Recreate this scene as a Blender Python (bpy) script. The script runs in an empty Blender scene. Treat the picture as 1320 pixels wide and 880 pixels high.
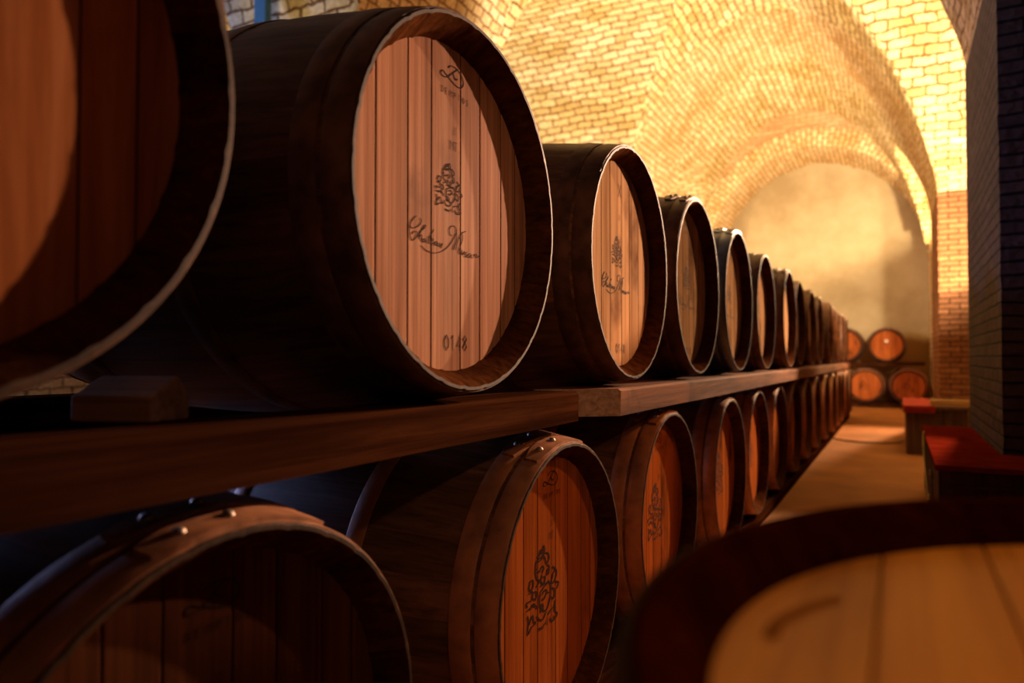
import bpy, bmesh, math, random
from mathutils import Vector, noise
SCRIPT= [[(-0.0903, -0.0307), (-0.0871, -0.0351), (-0.0923, -0.0421), (-0.1026, -0.0474), (-0.1108, -0.0493), (-0.1158, -0.0471), (-0.1129, -0.0394), (-0.1027, -0.0306), (-0.0996, -0.0296)], [(-0.1027, -0.0306), (-0.1129, -0.0394), (-0.1172, -0.0486), (-0.1178, -0.0583), (-0.1137, -0.0661), (-0.1087, -0.0678), (-0.1015, -0.0625), (-0.098, -0.0564), (-0.1005, -0.0532), (-0.1077, -0.0549), (-0.1124, -0.0592)], [(-0.0932, -0.0643), (-0.0939, -0.0595), (-0.0902, -0.0516), (-0.0817, -0.0465), (-0.0754, -0.0412), (-0.0779, -0.0395), (-0.0828, -0.0448), (-0.0901, -0.0534), (-0.0937, -0.0607), (-0.088, -0.0564), (-0.0855, -0.0582), (-0.0874, -0.064), (-0.0834, -0.0643)], [(-0.077, -0.0607), (-0.0827, -0.0627), (-0.0842, -0.0667), (-0.0789, -0.0659), (-0.0748, -0.061), (-0.0761, -0.0655), (-0.0718, -0.0656)], [(-0.0524, -0.0419), (-0.0601, -0.0506), (-0.0666, -0.0591), (-0.0692, -0.066), (-0.0649, -0.0664)], [(-0.0705, -0.0572), (-0.0579, -0.0568)], [(-0.0605, -0.0623), (-0.0546, -0.0601), (-0.0557, -0.0578), (-0.0601, -0.0601), (-0.0618, -0.065), (-0.0561, -0.0659), (-0.0512, -0.0632)], [(-0.0441, -0.0605), (-0.0499, -0.0624), (-0.0516, -0.0667), (-0.0472, -0.0667), (-0.0427, -0.0613), (-0.0438, -0.0662), (-0.0395, -0.0666)], [(-0.0361, -0.0611), (-0.0388, -0.0662), (-0.0343, -0.0668), (-0.029, -0.0611), (-0.0308, -0.0667), (-0.0343, -0.0698)], [(-0.088, -0.0727), (-0.0773, -0.0777), (-0.0622, -0.0801), (-0.0489, -0.0795), (-0.0331, -0.0755), (-0.0169, -0.0677), (-0.0027, -0.0563), (0.0069, -0.0457), (0.013, -0.0368), (0.0117, -0.0303), (0.0044, -0.0275), (-0.0052, -0.0311), (-0.0087, -0.0375), (-0.0063, -0.0437), (0.0001, -0.0447)], [(0.0122, -0.0329), (0.0137, -0.042), (0.0113, -0.053), (0.0057, -0.0617), (0.0021, -0.0681)], [(0.0431, -0.0307), (0.0316, -0.0352), (0.0229, -0.0433), (0.0155, -0.055), (0.0106, -0.067)], [(0.0322, -0.0365), (0.0322, -0.0459), (0.0247, -0.0591), (0.0205, -0.0679), (0.0242, -0.0715), (0.0297, -0.0692)], [(0.0312, -0.0638), (0.028, -0.0696), (0.0323, -0.0718), (0.0381, -0.0656), (0.0368, -0.0712), (0.0409, -0.0712)], [(0.0465, -0.0656), (0.0419, -0.0689), (0.047, -0.0713), (0.0432, -0.0745), (0.0381, -0.0735)], [(0.0579, -0.0669), (0.0509, -0.0691), (0.0491, -0.0737), (0.0548, -0.0737), (0.0606, -0.0679), (0.0595, -0.0731), (0.0645, -0.0732)], [(0.0701, -0.0664), (0.068, -0.0736)], [(0.0685, -0.0699), (0.0746, -0.0657), (0.0792, -0.0661)], [(0.0792, -0.0661), (0.0765, -0.071), (0.0841, -0.0694), (0.0884, -0.0655)]]
LOGO= [[(-0.0128, 0.2308), (-0.0048, 0.2371), (0.0114, 0.2385), (0.0247, 0.2343), (0.0332, 0.2263), (0.0332, 0.2173), (0.0248, 0.2099), (0.0115, 0.2091), (-0.0047, 0.2133), (-0.0206, 0.2192), (-0.0284, 0.2217), (-0.0345, 0.2169), (-0.0314, 0.2128), (-0.0174, 0.2142), (-0.0048, 0.223), (0.018, 0.24)], [(0.0017, 0.2288), (0.0059, 0.2214), (0.0115, 0.2189), (0.0154, 0.2229)]]
CREST= [[(-0.0193, 0.0644), (-0.0158, 0.0711), (-0.0122, 0.0668), (-0.008, 0.0737), (-0.0063, 0.0662), (-0.0193, 0.0631), (-0.0228, 0.0675)], [(-0.0251, 0.0631), (-0.0274, 0.056), (-0.0227, 0.0532)], [(-0.0063, 0.0655), (0.0022, 0.0642), (0.0058, 0.0584), (-0.0002, 0.0544), (-0.0038, 0.0595), (-0.0074, 0.0633)], [(-0.0228, 0.061), (-0.0146, 0.061), (-0.0075, 0.0646)], [(-0.0239, 0.0523), (-0.018, 0.0504), (-0.0122, 0.0543), (-0.0074, 0.0515), (-0.0121, 0.0478)], [(-0.0285, 0.0551), (-0.0262, 0.0473), (-0.0227, 0.0441), (-0.018, 0.0413), (-0.0262, 0.0376)], [(-0.0121, 0.0465), (-0.0145, 0.0401), (-0.0074, 0.0364), (-0.0038, 0.0417), (-0.0098, 0.0437)], [(-0.0002, 0.0531), (0.0058, 0.0504), (0.0047, 0.0436), (-0.0002, 0.0445), (0.0027, 0.0497)], [(-0.0168, 0.0363), (-0.005, 0.0356), (0.0059, 0.0365)], [(-0.0422, 0.0462), (-0.0343, 0.0461), (-0.0331, 0.0406), (-0.0388, 0.0374), (-0.0433, 0.0409), (-0.04, 0.0455)], [(-0.0444, 0.0355), (-0.0354, 0.0356), (-0.0365, 0.0283), (-0.0489, 0.0282), (-0.0466, 0.0236)], [(-0.0331, 0.0341), (-0.0261, 0.033), (-0.0273, 0.0263), (-0.0342, 0.0287)], [(-0.0489, 0.0206), (-0.0376, 0.0216), (-0.0273, 0.0199), (-0.0249, 0.0164)], [(-0.041, 0.0196), (-0.0342, 0.0236), (-0.0284, 0.0209)], [(-0.0466, 0.0159), (-0.0443, 0.0087), (-0.0465, -0.0006), (-0.0375, 0.0024), (-0.0272, 0.0037)], [(-0.0432, 0.0064), (-0.0353, 0.0131), (-0.0318, 0.0061), (-0.026, 0.0046)], [(-0.0168, 0.0298), (-0.0179, 0.0191), (-0.012, 0.0125), (-0.0013, 0.0093), (0.0084, 0.0191), (0.0083, 0.0337), (-0.005, 0.0336), (-0.0168, 0.0298)], [(-0.0121, 0.0269), (-0.0049, 0.0296), (-0.0001, 0.0267), (-0.0073, 0.0213), (-0.0121, 0.0229)], [(-0.0167, 0.0155), (-0.012, 0.0177), (-0.0092, 0.013), (-0.0144, 0.0107), (-0.0156, 0.0138)], [(0.0011, 0.0256), (0.0071, 0.0242)], [(0.012, 0.0385), (0.0219, 0.0432), (0.0256, 0.0387), (0.0194, 0.032), (0.012, 0.0332), (0.0157, 0.0393)], [(0.0144, 0.0483), (0.0194, 0.0454), (0.0244, 0.0438)], [(0.0219, 0.0312), (0.0307, 0.0282), (0.0257, 0.0232)], [(0.0108, 0.0276), (0.0194, 0.024), (0.0182, 0.0157), (0.0108, 0.0183), (0.0047, 0.0158)], [(-0.0249, 0.01), (-0.0191, 0.0046), (-0.0096, 0.0025), (-0.0013, 0.008)], [(0.0024, 0.0034), (0.0121, 0.0066), (0.022, 0.0071)], [(0.022, 0.0138), (0.0195, 0.0053), (0.0232, 0.0006), (0.027, -0.0028), (0.0195, -0.0061), (0.0183, -0.0016)], [(-0.0, 0.0016), (-0.0, -0.0063)], [(-0.0214, -0.0036), (-0.012, -0.0045), (-0.0024, -0.0027)], [(-0.019, -0.0058), (-0.0072, -0.0062)], [(0.0072, -0.001), (0.0121, -0.0054), (0.0171, -0.0065)], [(-0.0466, 0.0007), (-0.0454, -0.0017), (-0.0398, 0.0013)]]
PI = math.pi
random.seed(7)
C = bpy.context.scene.collection
XW_L, XC, HS, ZS, RISE = -3.52, -1.55, 1.97, 2.8, 2.6      # nave vault
PX0, PX1 = 0.42, 1.43                                     # brick piers across the aisle
HEADX = -0.604                                            # plane of the barrel rims

# ------------------------------------------------------------------ helpers
def tag(o, label=None, cat=None, group=None, kind=None):
    if label: o['label'] = label
    if cat: o['category'] = cat
    if group: o['group'] = group
    if kind: o['kind'] = kind
    return o
def empty(name, loc, rot=(0,0,0)):
    o = bpy.data.objects.new(name, None); o.empty_display_size = .1
    C.objects.link(o); o.location = loc; o.rotation_euler = rot
    return o
class MB:
    def __init__(s): s.v=[]; s.f=[]; s.m=[]; s.uv=[]; s.a=[]
    def face(s, pts, m=0, uv=None, a=0.5):
        n=len(s.v); s.v.extend([tuple(p) for p in pts]); s.f.append(list(range(n,n+len(pts)))); s.m.append(m)
        s.uv.append(uv if uv else [(0,0)]*len(pts)); s.a.append(a)
    def box(s, x0,x1,y0,y1,z0,z1, m=0, a=.5, uo=0):
        P=lambda x,y,z:(x,y,z)
        q=[([P(x0,y0,z0),P(x1,y0,z0),P(x1,y0,z1),P(x0,y0,z1)],(0,2)),
           ([P(x1,y1,z0),P(x0,y1,z0),P(x0,y1,z1),P(x1,y1,z1)],(0,2)),
           ([P(x1,y0,z0),P(x1,y1,z0),P(x1,y1,z1),P(x1,y0,z1)],(1,2)),
           ([P(x0,y1,z0),P(x0,y0,z0),P(x0,y0,z1),P(x0,y1,z1)],(1,2)),
           ([P(x0,y0,z1),P(x1,y0,z1),P(x1,y1,z1),P(x0,y1,z1)],(0,1)),
           ([P(x0,y1,z0),P(x1,y1,z0),P(x1,y0,z0),P(x0,y0,z0)],(0,1))]
        for pts,(i,j) in q: s.face(pts,m,[(p[i]+uo,p[j]) for p in pts],a)
    def build(s, name, mats, parent=None, smooth=False, merge=True, bevel=0):
        me=bpy.data.meshes.new(name); me.from_pydata(s.v,[],s.f)
        if not isinstance(mats,(list,tuple)): mats=[mats]
        for m in mats: me.materials.append(m)
        me.uv_layers.new(name='UVMap'); me.attributes.new('piece','FLOAT','CORNER')
        ul=me.uv_layers['UVMap']; at=me.attributes['piece']
        k=0
        for i,p in enumerate(me.polygons):
            p.material_index=s.m[i]; p.use_smooth=smooth
            for j in range(p.loop_total):
                ul.data[p.loop_start+j].uv=s.uv[i][j]; at.data[p.loop_start+j].value=s.a[i]
        o=bpy.data.objects.new(name,me); C.objects.link(o)
        if merge:
            bm=bmesh.new(); bm.from_mesh(me); bmesh.ops.remove_doubles(bm,verts=bm.verts,dist=1e-5); bm.to_mesh(me); bm.free()
        if smooth:
            try: me.set_sharp_from_angle(angle=math.radians(38))
            except Exception: pass
        if bevel:
            b=o.modifiers.new('bevel','BEVEL'); b.width=bevel; b.segments=2; b.limit_method='ANGLE'
        if parent: o.parent=parent
        return o
def children(o): return [c for c in bpy.data.objects if c.parent==o]
def copy_tree(o, parent=None):
    c=o.copy(); C.objects.link(c); c.parent=parent
    for ch in children(o): copy_tree(ch,c)
    return c
def spline(pts, n=5):
    if len(pts)<3: return [tuple(p) for p in pts]
    out=[]
    P=[pts[0]]+list(pts)+[pts[-1]]
    for i in range(1,len(P)-2):
        p0,p1,p2,p3=P[i-1:i+3]
        for k in range(n):
            t=k/n
            out.append(tuple(.5*((2*p1[d])+(-p0[d]+p2[d])*t+(2*p0[d]-5*p1[d]+4*p2[d]-p3[d])*t*t+(-p0[d]+3*p1[d]-3*p2[d]+p3[d])*t**3) for d in range(len(p1))))
    out.append(tuple(pts[-1])); return out
def tube(mb, pts, r, seg=8, m=0):
    pts=[Vector(p) for p in pts]; rings=[]
    for i,p in enumerate(pts):
        d=(pts[min(i+1,len(pts)-1)]-pts[max(i-1,0)]).normalized()
        u=d.cross(Vector((0,0,1)));
        if u.length<1e-3: u=d.cross(Vector((1,0,0)))
        u.normalize(); w=d.cross(u)
        rings.append([p+(u*math.cos(2*PI*k/seg)+w*math.sin(2*PI*k/seg))*r for k in range(seg)])
    for i in range(len(rings)-1):
        for k in range(seg):
            mb.face([rings[i][k],rings[i][(k+1)%seg],rings[i+1][(k+1)%seg],rings[i+1][k]],m)
    mb.face(rings[0][::-1],m); mb.face(rings[-1],m)

# ------------------------------------------------------------------ materials
def newmat(name):
    m=bpy.data.materials.new(name); m.use_nodes=True; nt=m.node_tree
    for n in list(nt.nodes): nt.nodes.remove(n)
    out=nt.nodes.new('ShaderNodeOutputMaterial'); b=nt.nodes.new('ShaderNodeBsdfPrincipled')
    nt.links.new(b.outputs[0],out.inputs[0]); return m,nt,b
def N(nt,t,**k):
    n=nt.nodes.new(t)
    for a,v in k.items():
        if a=='inp':
            for i,x in v.items(): n.inputs[i].default_value=x
        else: setattr(n,a,v)
    return n
def ramp(nt, src, stops):
    r=N(nt,'ShaderNodeValToRGB'); e=r.color_ramp.elements
    while len(e)<len(stops): e.new(.5)
    for i,(p,c) in enumerate(stops): e[i].position=p; e[i].color=(*c,1)
    nt.links.new(src,r.inputs[0]); return r
def mix(nt,a,b,fac,mode='MIX'):
    m=N(nt,'ShaderNodeMix',data_type='RGBA',blend_type=mode)
    for i,x in ((6,a),(7,b)):
        if isinstance(x,tuple): m.inputs[i].default_value=(*x,1)
        else: nt.links.new(x,m.inputs[i])
    if isinstance(fac,(int,float)): m.inputs[0].default_value=fac
    else: nt.links.new(fac,m.inputs[0])
    return m.outputs[2]
def plain(name,col,rough=.6,metal=0,var=.25,scale=8,bump=.1,spec=.5):
    m,nt,b=newmat(name)
    tc=N(nt,'ShaderNodeTexCoord'); n=N(nt,'ShaderNodeTexNoise',inp={'Scale':scale,'Detail':6})
    nt.links.new(tc.outputs['Object'],n.inputs['Vector'])
    c2=tuple(c*(1-var) for c in col); c1=tuple(min(1,c*(1+var)) for c in col)
    r=ramp(nt,n.outputs[0],[(.3,c2),(.7,c1)]); nt.links.new(r.outputs[0],b.inputs['Base Color'])
    b.inputs['Roughness'].default_value=rough; b.inputs['Metallic'].default_value=metal
    b.inputs['Specular IOR Level'].default_value=spec
    bp=N(nt,'ShaderNodeBump',inp={'Strength':bump,'Distance':.01}); nt.links.new(n.outputs[0],bp.inputs['Height'])
    nt.links.new(bp.outputs[0],b.inputs['Normal'])
    return m
def wood(name, c_dark, c_mid, c_light, axis='Z', rough=.6, pvar=.35, bump=.15, fine=60, spec=.3, stain=None):
    m,nt,b=newmat(name)
    tc=N(nt,'ShaderNodeTexCoord'); oi=N(nt,'ShaderNodeObjectInfo')
    at=N(nt,'ShaderNodeAttribute',attribute_name='piece')
    sc={'X':(1.2,fine,fine),'Y':(fine,1.2,fine),'Z':(fine,fine,1.2)}[axis]
    off=N(nt,'ShaderNodeVectorMath',operation='SCALE'); 
    comb=N(nt,'ShaderNodeCombineXYZ'); 
    ad=N(nt,'ShaderNodeMath',operation='MULTIPLY_ADD',inp={1:17.3}); nt.links.new(at.outputs['Fac'],ad.inputs[0]); 
    ml=N(nt,'ShaderNodeMath',operation='MULTIPLY',inp={1:29.0}); nt.links.new(oi.outputs['Random'],ml.inputs[0]); nt.links.new(ml.outputs[0],ad.inputs[2])
    for i in range(3): nt.links.new(ad.outputs[0],comb.inputs[i])
    va=N(nt,'ShaderNodeVectorMath',operation='ADD'); nt.links.new(tc.outputs['Object'],va.inputs[0]); nt.links.new(comb.outputs[0],va.inputs[1])
    mp=N(nt,'ShaderNodeMapping'); mp.inputs['Scale'].default_value=sc; nt.links.new(va.outputs[0],mp.inputs[0])
    n1=N(nt,'ShaderNodeTexNoise',inp={'Scale':1.0,'Detail':7,'Roughness':.65,'Distortion':.4}); nt.links.new(mp.outputs[0],n1.inputs['Vector'])
    mp2=N(nt,'ShaderNodeMapping'); mp2.inputs['Scale'].default_value=tuple(9 if s>2 else 1.5 for s in sc); nt.links.new(va.outputs[0],mp2.inputs[0])
    n2=N(nt,'ShaderNodeTexNoise',inp={'Scale':1.0,'Detail':4,'Roughness':.5}); nt.links.new(mp2.outputs[0],n2.inputs['Vector'])
    r=ramp(nt,n1.outputs[0],[(.28,c_dark),(.5,c_mid),(.74,c_light)])
    r2=ramp(nt,n2.outputs[0],[(.3,(.62,.58,.55)),(.5,(.95,.95,.95)),(.7,(1.12,1.1,1.08))])
    col=mix(nt,r.outputs[0],r2.outputs[0],1.0,'MULTIPLY')
    hs=N(nt,'ShaderNodeHueSaturation'); nt.links.new(col,hs.inputs['Color'])
    mr=N(nt,'ShaderNodeMapRange',inp={'To Min':1-pvar,'To Max':1+pvar*.6}); nt.links.new(at.outputs['Fac'],mr.inputs[0]); nt.links.new(mr.outputs[0],hs.inputs['Value'])
    col=hs.outputs[0]
    if stain:
        n3=N(nt,'ShaderNodeTexNoise',inp={'Scale':stain[1],'Detail':5}); nt.links.new(va.outputs[0],n3.inputs['Vector'])
        r3=ramp(nt,n3.outputs[0],[(stain[2],(0,0,0)),(stain[2]+.12,(1,1,1))])
        col=mix(nt,col,stain[0],r3.outputs[0])
    nt.links.new(col,b.inputs['Base Color'])
    b.inputs['Roughness'].default_value=rough; b.inputs['Specular IOR Level'].default_value=spec
    bp=N(nt,'ShaderNodeBump',inp={'Strength':bump,'Distance':.004}); nt.links.new(n1.outputs[0],bp.inputs['Height'])
    nt.links.new(bp.outputs[0],b.inputs['Normal']); return m
def brick(name, c1, c2, mortar, bw=.22, bh=.09, ms=.010, distort=.03, blot=None, bump=.8, rough=.85, squash=1.0):
    m,nt,b=newmat(name)
    uv=N(nt,'ShaderNodeUVMap',uv_map='UVMap')
    nd=N(nt,'ShaderNodeTexNoise',inp={'Scale':4.5,'Detail':3}); nt.links.new(uv.outputs[0],nd.inputs['Vector'])
    sub=N(nt,'ShaderNodeVectorMath',operation='SUBTRACT'); sub.inputs[1].default_value=(.5,.5,.5); nt.links.new(nd.outputs['Color'],sub.inputs[0])
    sc=N(nt,'ShaderNodeVectorMath',operation='SCALE'); sc.inputs[3].default_value=distort*2; nt.links.new(sub.outputs[0],sc.inputs[0])
    ad=N(nt,'ShaderNodeVectorMath',operation='ADD'); nt.links.new(uv.outputs[0],ad.inputs[0]); nt.links.new(sc.outputs[0],ad.inputs[1])
    nf=N(nt,'ShaderNodeTexNoise',inp={'Scale':16.0,'Detail':2}); nt.links.new(uv.outputs[0],nf.inputs['Vector'])
    sf=N(nt,'ShaderNodeVectorMath',operation='SUBTRACT'); sf.inputs[1].default_value=(.5,.5,.5); nt.links.new(nf.outputs['Color'],sf.inputs[0])
    sg=N(nt,'ShaderNodeVectorMath',operation='SCALE'); sg.inputs[3].default_value=distort*1.3; nt.links.new(sf.outputs[0],sg.inputs[0])
    ad2=N(nt,'ShaderNodeVectorMath',operation='ADD'); nt.links.new(ad.outputs[0],ad2.inputs[0]); nt.links.new(sg.outputs[0],ad2.inputs[1]); ad=ad2
    br=N(nt,'ShaderNodeTexBrick',offset=.5,offset_frequency=2,squash=squash,squash_frequency=3)
    nt.links.new(ad.outputs[0],br.inputs['Vector'])
    for k,v in {'Scale':1.0,'Mortar Size':ms,'Mortar Smooth':.55,'Bias':0.0,'Brick Width':bw,'Row Height':bh}.items(): br.inputs[k].default_value=v
    br.inputs['Color1'].default_value=(*c1,1); br.inputs['Color2'].default_value=(*c2,1); br.inputs['Mortar'].default_value=(*mortar,1)
    n2=N(nt,'ShaderNodeTexNoise',inp={'Scale':1.3,'Detail':4}); nt.links.new(uv.outputs[0],n2.inputs['Vector'])
    n3=N(nt,'ShaderNodeTexNoise',inp={'Scale':24.0,'Detail':6}); nt.links.new(uv.outputs[0],n3.inputs['Vector'])
    r3=ramp(nt,n3.outputs[0],[(.3,(.72,.68,.62)),(.65,(1.08,1.06,1.04))])
    col=mix(nt,br.outputs['Color'],r3.outputs[0],1,'MULTIPLY')
    if blot:
        r2=ramp(nt,n2.outputs[0],[(.42,(0,0,0)),(.62,(1,1,1))]); 
        col2=mix(nt,col,blot,1,'MULTIPLY'); col=mix(nt,col,col2,r2.outputs[0])
    nt.links.new(col,b.inputs['Base Color']); b.inputs['Roughness'].default_value=rough; b.inputs['Specular IOR Level'].default_value=.2
    inv=N(nt,'ShaderNodeMath',operation='MULTIPLY_ADD',inp={1:-1.0,2:1.0}); nt.links.new(br.outputs['Fac'],inv.inputs[0])
    hh=N(nt,'ShaderNodeMath',operation='MULTIPLY_ADD',inp={1:.55}); nt.links.new(n3.outputs[0],hh.inputs[0]); nt.links.new(inv.outputs[0],hh.inputs[2])
    bp=N(nt,'ShaderNodeBump',inp={'Strength':bump,'Distance':.02}); nt.links.new(hh.outputs[0],bp.inputs['Height'])
    nt.links.new(bp.outputs[0],b.inputs['Normal']); return m

M={}
M['stave']=wood('dark oiled oak staves',(.035,.014,.007),(.12,.048,.021),(.21,.088,.04),'X',.5,.4,.2,70,.35)
M['stave_pale']=wood('brown oak staves',(.07,.029,.012),(.21,.092,.04),(.34,.155,.072),'X',.5,.35,.2,70,.35)
M['stave_daylit']=wood('daylight tinted blue grey staves',(.05,.055,.08),(.11,.125,.18),(.18,.20,.28),'X',.35,.2,.2,70,.5)  # blue daylight on this barrel is put into the stave colour
M['chime']=wood('worn chime wood',(.035,.014,.006),(.075,.032,.015),(.13,.06,.03),'X',.6,.2,.1,70,.3)
M['chime_inner']=wood('inner chime wood',(.035,.012,.004),(.09,.030,.010),(.16,.055,.02),'X',.9,.2,.1,70,.0)
M['head_copper']=wood('planed oak head reddish',(.30,.115,.055),(.56,.25,.13),(.76,.40,.235),'Z',.6,.3,.2,75,.02,((.20,.075,.035),3.2,.60))
M['head_pale']=wood('weathered oak head',(.32,.155,.065),(.60,.33,.16),(.76,.46,.25),'Z',.55,.25,.16,75,.0,((.16,.075,.04),3.4,.58))
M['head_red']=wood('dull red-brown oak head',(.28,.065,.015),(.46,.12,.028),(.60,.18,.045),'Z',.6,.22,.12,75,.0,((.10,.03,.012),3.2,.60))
M['head_orange']=wood('orange brown oak head',(.22,.065,.02),(.52,.17,.055),(.80,.32,.13),'Z',.65,.45,.2,20,.0)
M['head_fg']=wood('golden oak head',(.36,.135,.014),(.56,.24,.026),(.70,.33,.045),'Z',.6,.15,.1,60,.3,((.22,.08,.03),3.0,.60))
M['seam']=plain('dark seam',(.03,.010,.006),.9)
M['seam_soft']=plain('brown scratch',(.22,.085,.018),.9,spec=.1)
M['brand']=plain('burnt mark',(.035,.012,.008),.9,spec=.1)
M['hoop']=plain('rusty dark hoop',(.13,.062,.034),.5,.25,.5,25,.15,.3)
M['hoop_copper']=plain('brown rusted hoop',(.42,.17,.075),.5,.15,.35,22,.2)
M['hoop_daylit']=plain('daylight tinted blue grey hoop',(.16,.19,.26),.35,.8,.3,22,.1)  # bluish daylight reflection put into the hoop colour
M['rivet']=plain('worn steel rivet',(.40,.30,.24),.5,.8,.2,60,.1)
M['cask']=wood('dark red stained cask staves',(.014,.0022,.001),(.034,.0055,.002),(.055,.011,.004),'X',.9,.2,.1,60,.0)
M['cask_hoop']=plain('dark red-brown hoop',(.02,.005,.003),.8,0,.4,20,.1,.1)
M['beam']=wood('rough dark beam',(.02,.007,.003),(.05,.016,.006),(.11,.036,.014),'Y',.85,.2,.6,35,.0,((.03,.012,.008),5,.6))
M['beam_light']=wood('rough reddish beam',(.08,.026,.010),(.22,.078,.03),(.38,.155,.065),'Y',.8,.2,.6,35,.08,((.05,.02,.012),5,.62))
M['endgrain']=wood('sawn end grain',(.34,.21,.13),(.64,.43,.28),(.80,.60,.42),'X',.8,.1,.6,90,.1)
M['vault']=brick('yellow vault brick',(.86,.74,.48),(.58,.44,.21),(.20,.085,.028),.24,.098,.012,.030,(.86,.80,.62))
M['vault_arch']=brick('arch ring brick',(.88,.72,.47),(.64,.46,.23),(.27,.115,.04),.15,.085,.010,.024,(.9,.82,.68))
M['spandrel']=brick('pink brick face',(.78,.50,.31),(.64,.37,.21),(.50,.28,.16),.22,.075,.008,.02,(.92,.85,.75))
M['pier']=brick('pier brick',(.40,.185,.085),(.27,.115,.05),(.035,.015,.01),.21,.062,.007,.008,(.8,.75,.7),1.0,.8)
M['pier_shaded']=brick('shade-darkened pier brick',(.105,.080,.085),(.07,.055,.065),(.012,.012,.03),.21,.062,.007,.008,(.8,.78,.8),1.0,.8)  # darker copy of the pier brick, standing in for shade on the near pier
M['head_shaded']=wood('shade-darkened red-brown oak head',(.06,.018,.006),(.125,.038,.012),(.18,.06,.018),'Z',.7,.25,.12,75,.03)  # darkened head copy, shade on the nearest lower barrel put into the colour
M['wall']=brick('pale stone wall',(.52,.47,.40),(.38,.32,.24),(.10,.07,.05),.26,.13,.014,.05,(.8,.75,.7))
def plaster():
    m,nt,b=newmat('old plaster'); tc=N(nt,'ShaderNodeTexCoord')
    n=N(nt,'ShaderNodeTexNoise',inp={'Scale':.8,'Detail':8,'Roughness':.6}); nt.links.new(tc.outputs['Object'],n.inputs['Vector'])
    r=ramp(nt,n.outputs[0],[(.35,(.33,.245,.135)),(.52,(.44,.35,.215)),(.7,(.52,.43,.29))])
    sep=N(nt,'ShaderNodeSeparateXYZ'); nt.links.new(tc.outputs['Object'],sep.inputs[0])
    n2=N(nt,'ShaderNodeTexNoise',inp={'Scale':1.6,'Detail':4}); nt.links.new(tc.outputs['Object'],n2.inputs['Vector'])
    a=N(nt,'ShaderNodeMath',operation='MULTIPLY_ADD',inp={1:.35}); nt.links.new(n2.outputs[0],a.inputs[0]); nt.links.new(sep.outputs[2],a.inputs[2])
    mr=N(nt,'ShaderNodeMapRange',inp={'From Min':1.32,'From Max':1.46}); nt.links.new(a.outputs[0],mr.inputs[0])
    col=mix(nt,(.22,.115,.035),r.outputs[0],mr.outputs[0])      # damp band along the foot of the wall
    nt.links.new(col,b.inputs['Base Color']); b.inputs['Roughness'].default_value=.9
    bp=N(nt,'ShaderNodeBump',inp={'Strength':.3,'Distance':.02}); nt.links.new(n.outputs[0],bp.inputs['Height']); nt.links.new(bp.outputs[0],b.inputs['Normal'])
    return m
M['plaster']=plaster()
M['floor']=plain('clay floor',(.36,.155,.048),.85,0,.22,2.2,.3,.2)
M['red_cloth']=plain('red cloth',(.42,.025,.012),.8,0,.25,14,.2)
M['red_cover']=plain('red painted cover',(.13,.012,.005),.8,0,.3,9,.15,.0)
M['crate']=wood('dark crate wood',(.015,.008,.006),(.045,.022,.014),(.08,.04,.024),'Z',.7,.3,.3,40,.2)
M['crate_grey']=wood('grey brown crate wood',(.05,.028,.016),(.13,.075,.042),(.2,.12,.07),'Z',.75,.3,.3,40,.2)
M['plank']=wood('pale plank',(.45,.27,.08),(.66,.42,.14),(.78,.55,.22),'X',.6,.1,.15,50,.3)
M['strap']=plain('pale green strap',(.75,.80,.36),.5)
M['rubber']=plain('black cable',(.02,.012,.01),.5)
M['blue_paint']=plain('blue painted frame',(.06,.20,.36),.5)
M['iron']=plain('dark iron',(.03,.025,.02),.5,.6)
M['white']=plain('white silicone bung',(.85,.8,.7),.3)

# ------------------------------------------------------------------ barrel
L, RH, RB = .95, .300, .350
def prof(x):          # x = distance behind the rim plane
    t=(x-L/2)/(L/2); return RB-(RB-RH)*abs(t)**1.9
def lathe(mb, ring, seg, m=0, radial=None, closed=False):
    # ring: list of (x, r); axis X
    rr=[]
    for (x,r) in ring:
        row=[]
        for k in range(seg):
            a=2*PI*k/seg; q=r+(radial(k) if radial else 0)
            row.append((x,q*math.sin(a),q*math.cos(a)))
        rr.append(row)
    for i in range(len(rr)-1):
        for k in range(seg):
            mi=m[i] if isinstance(m,list) else m
            mb.face([rr[i][k],rr[i+1][k],rr[i+1][(k+1)%seg],rr[i][(k+1)%seg]],mi,None,PIECE[(k*29//seg)%29])
PIECE=[random.random() for _ in range(60)]
REC=.045
def staves_mesh(body, recess_back=True):
    mb=MB(); NS=29; seg=NS*6
    groove=lambda k: -.0016 if k%6==0 else 0
    out=[(-x,prof(x)) for x in [0,.02,.05,.1,.16,.22,.3,.38,.475,.57,.65,.73,.79,.85,.9,.93,L]]
    # inner chime, front
    ring=[(-REC-.004,.268),(-REC,.268),(-.006,.288),(0,.2935),(0,.2985)]+[(-.0015,RH)]+out[1:]
    ring+= [(-L,.2915),(-L+.006,.288),(-L+REC,.268),(-L+REC+.004,.268)]
    m=[1,1,1,2]+[2]+[0]*16+[2,1,1,1]
    m=[2 if i in (3,4) else (1 if i<3 or i>len(ring)-5 else 0) for i in range(len(ring)-1)]
    lathe(mb,ring,seg,m,groove)
    return mb
SEAMS=[-.248,-.198,-.122,-.060,.026,.090,.166,.222]
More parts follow.
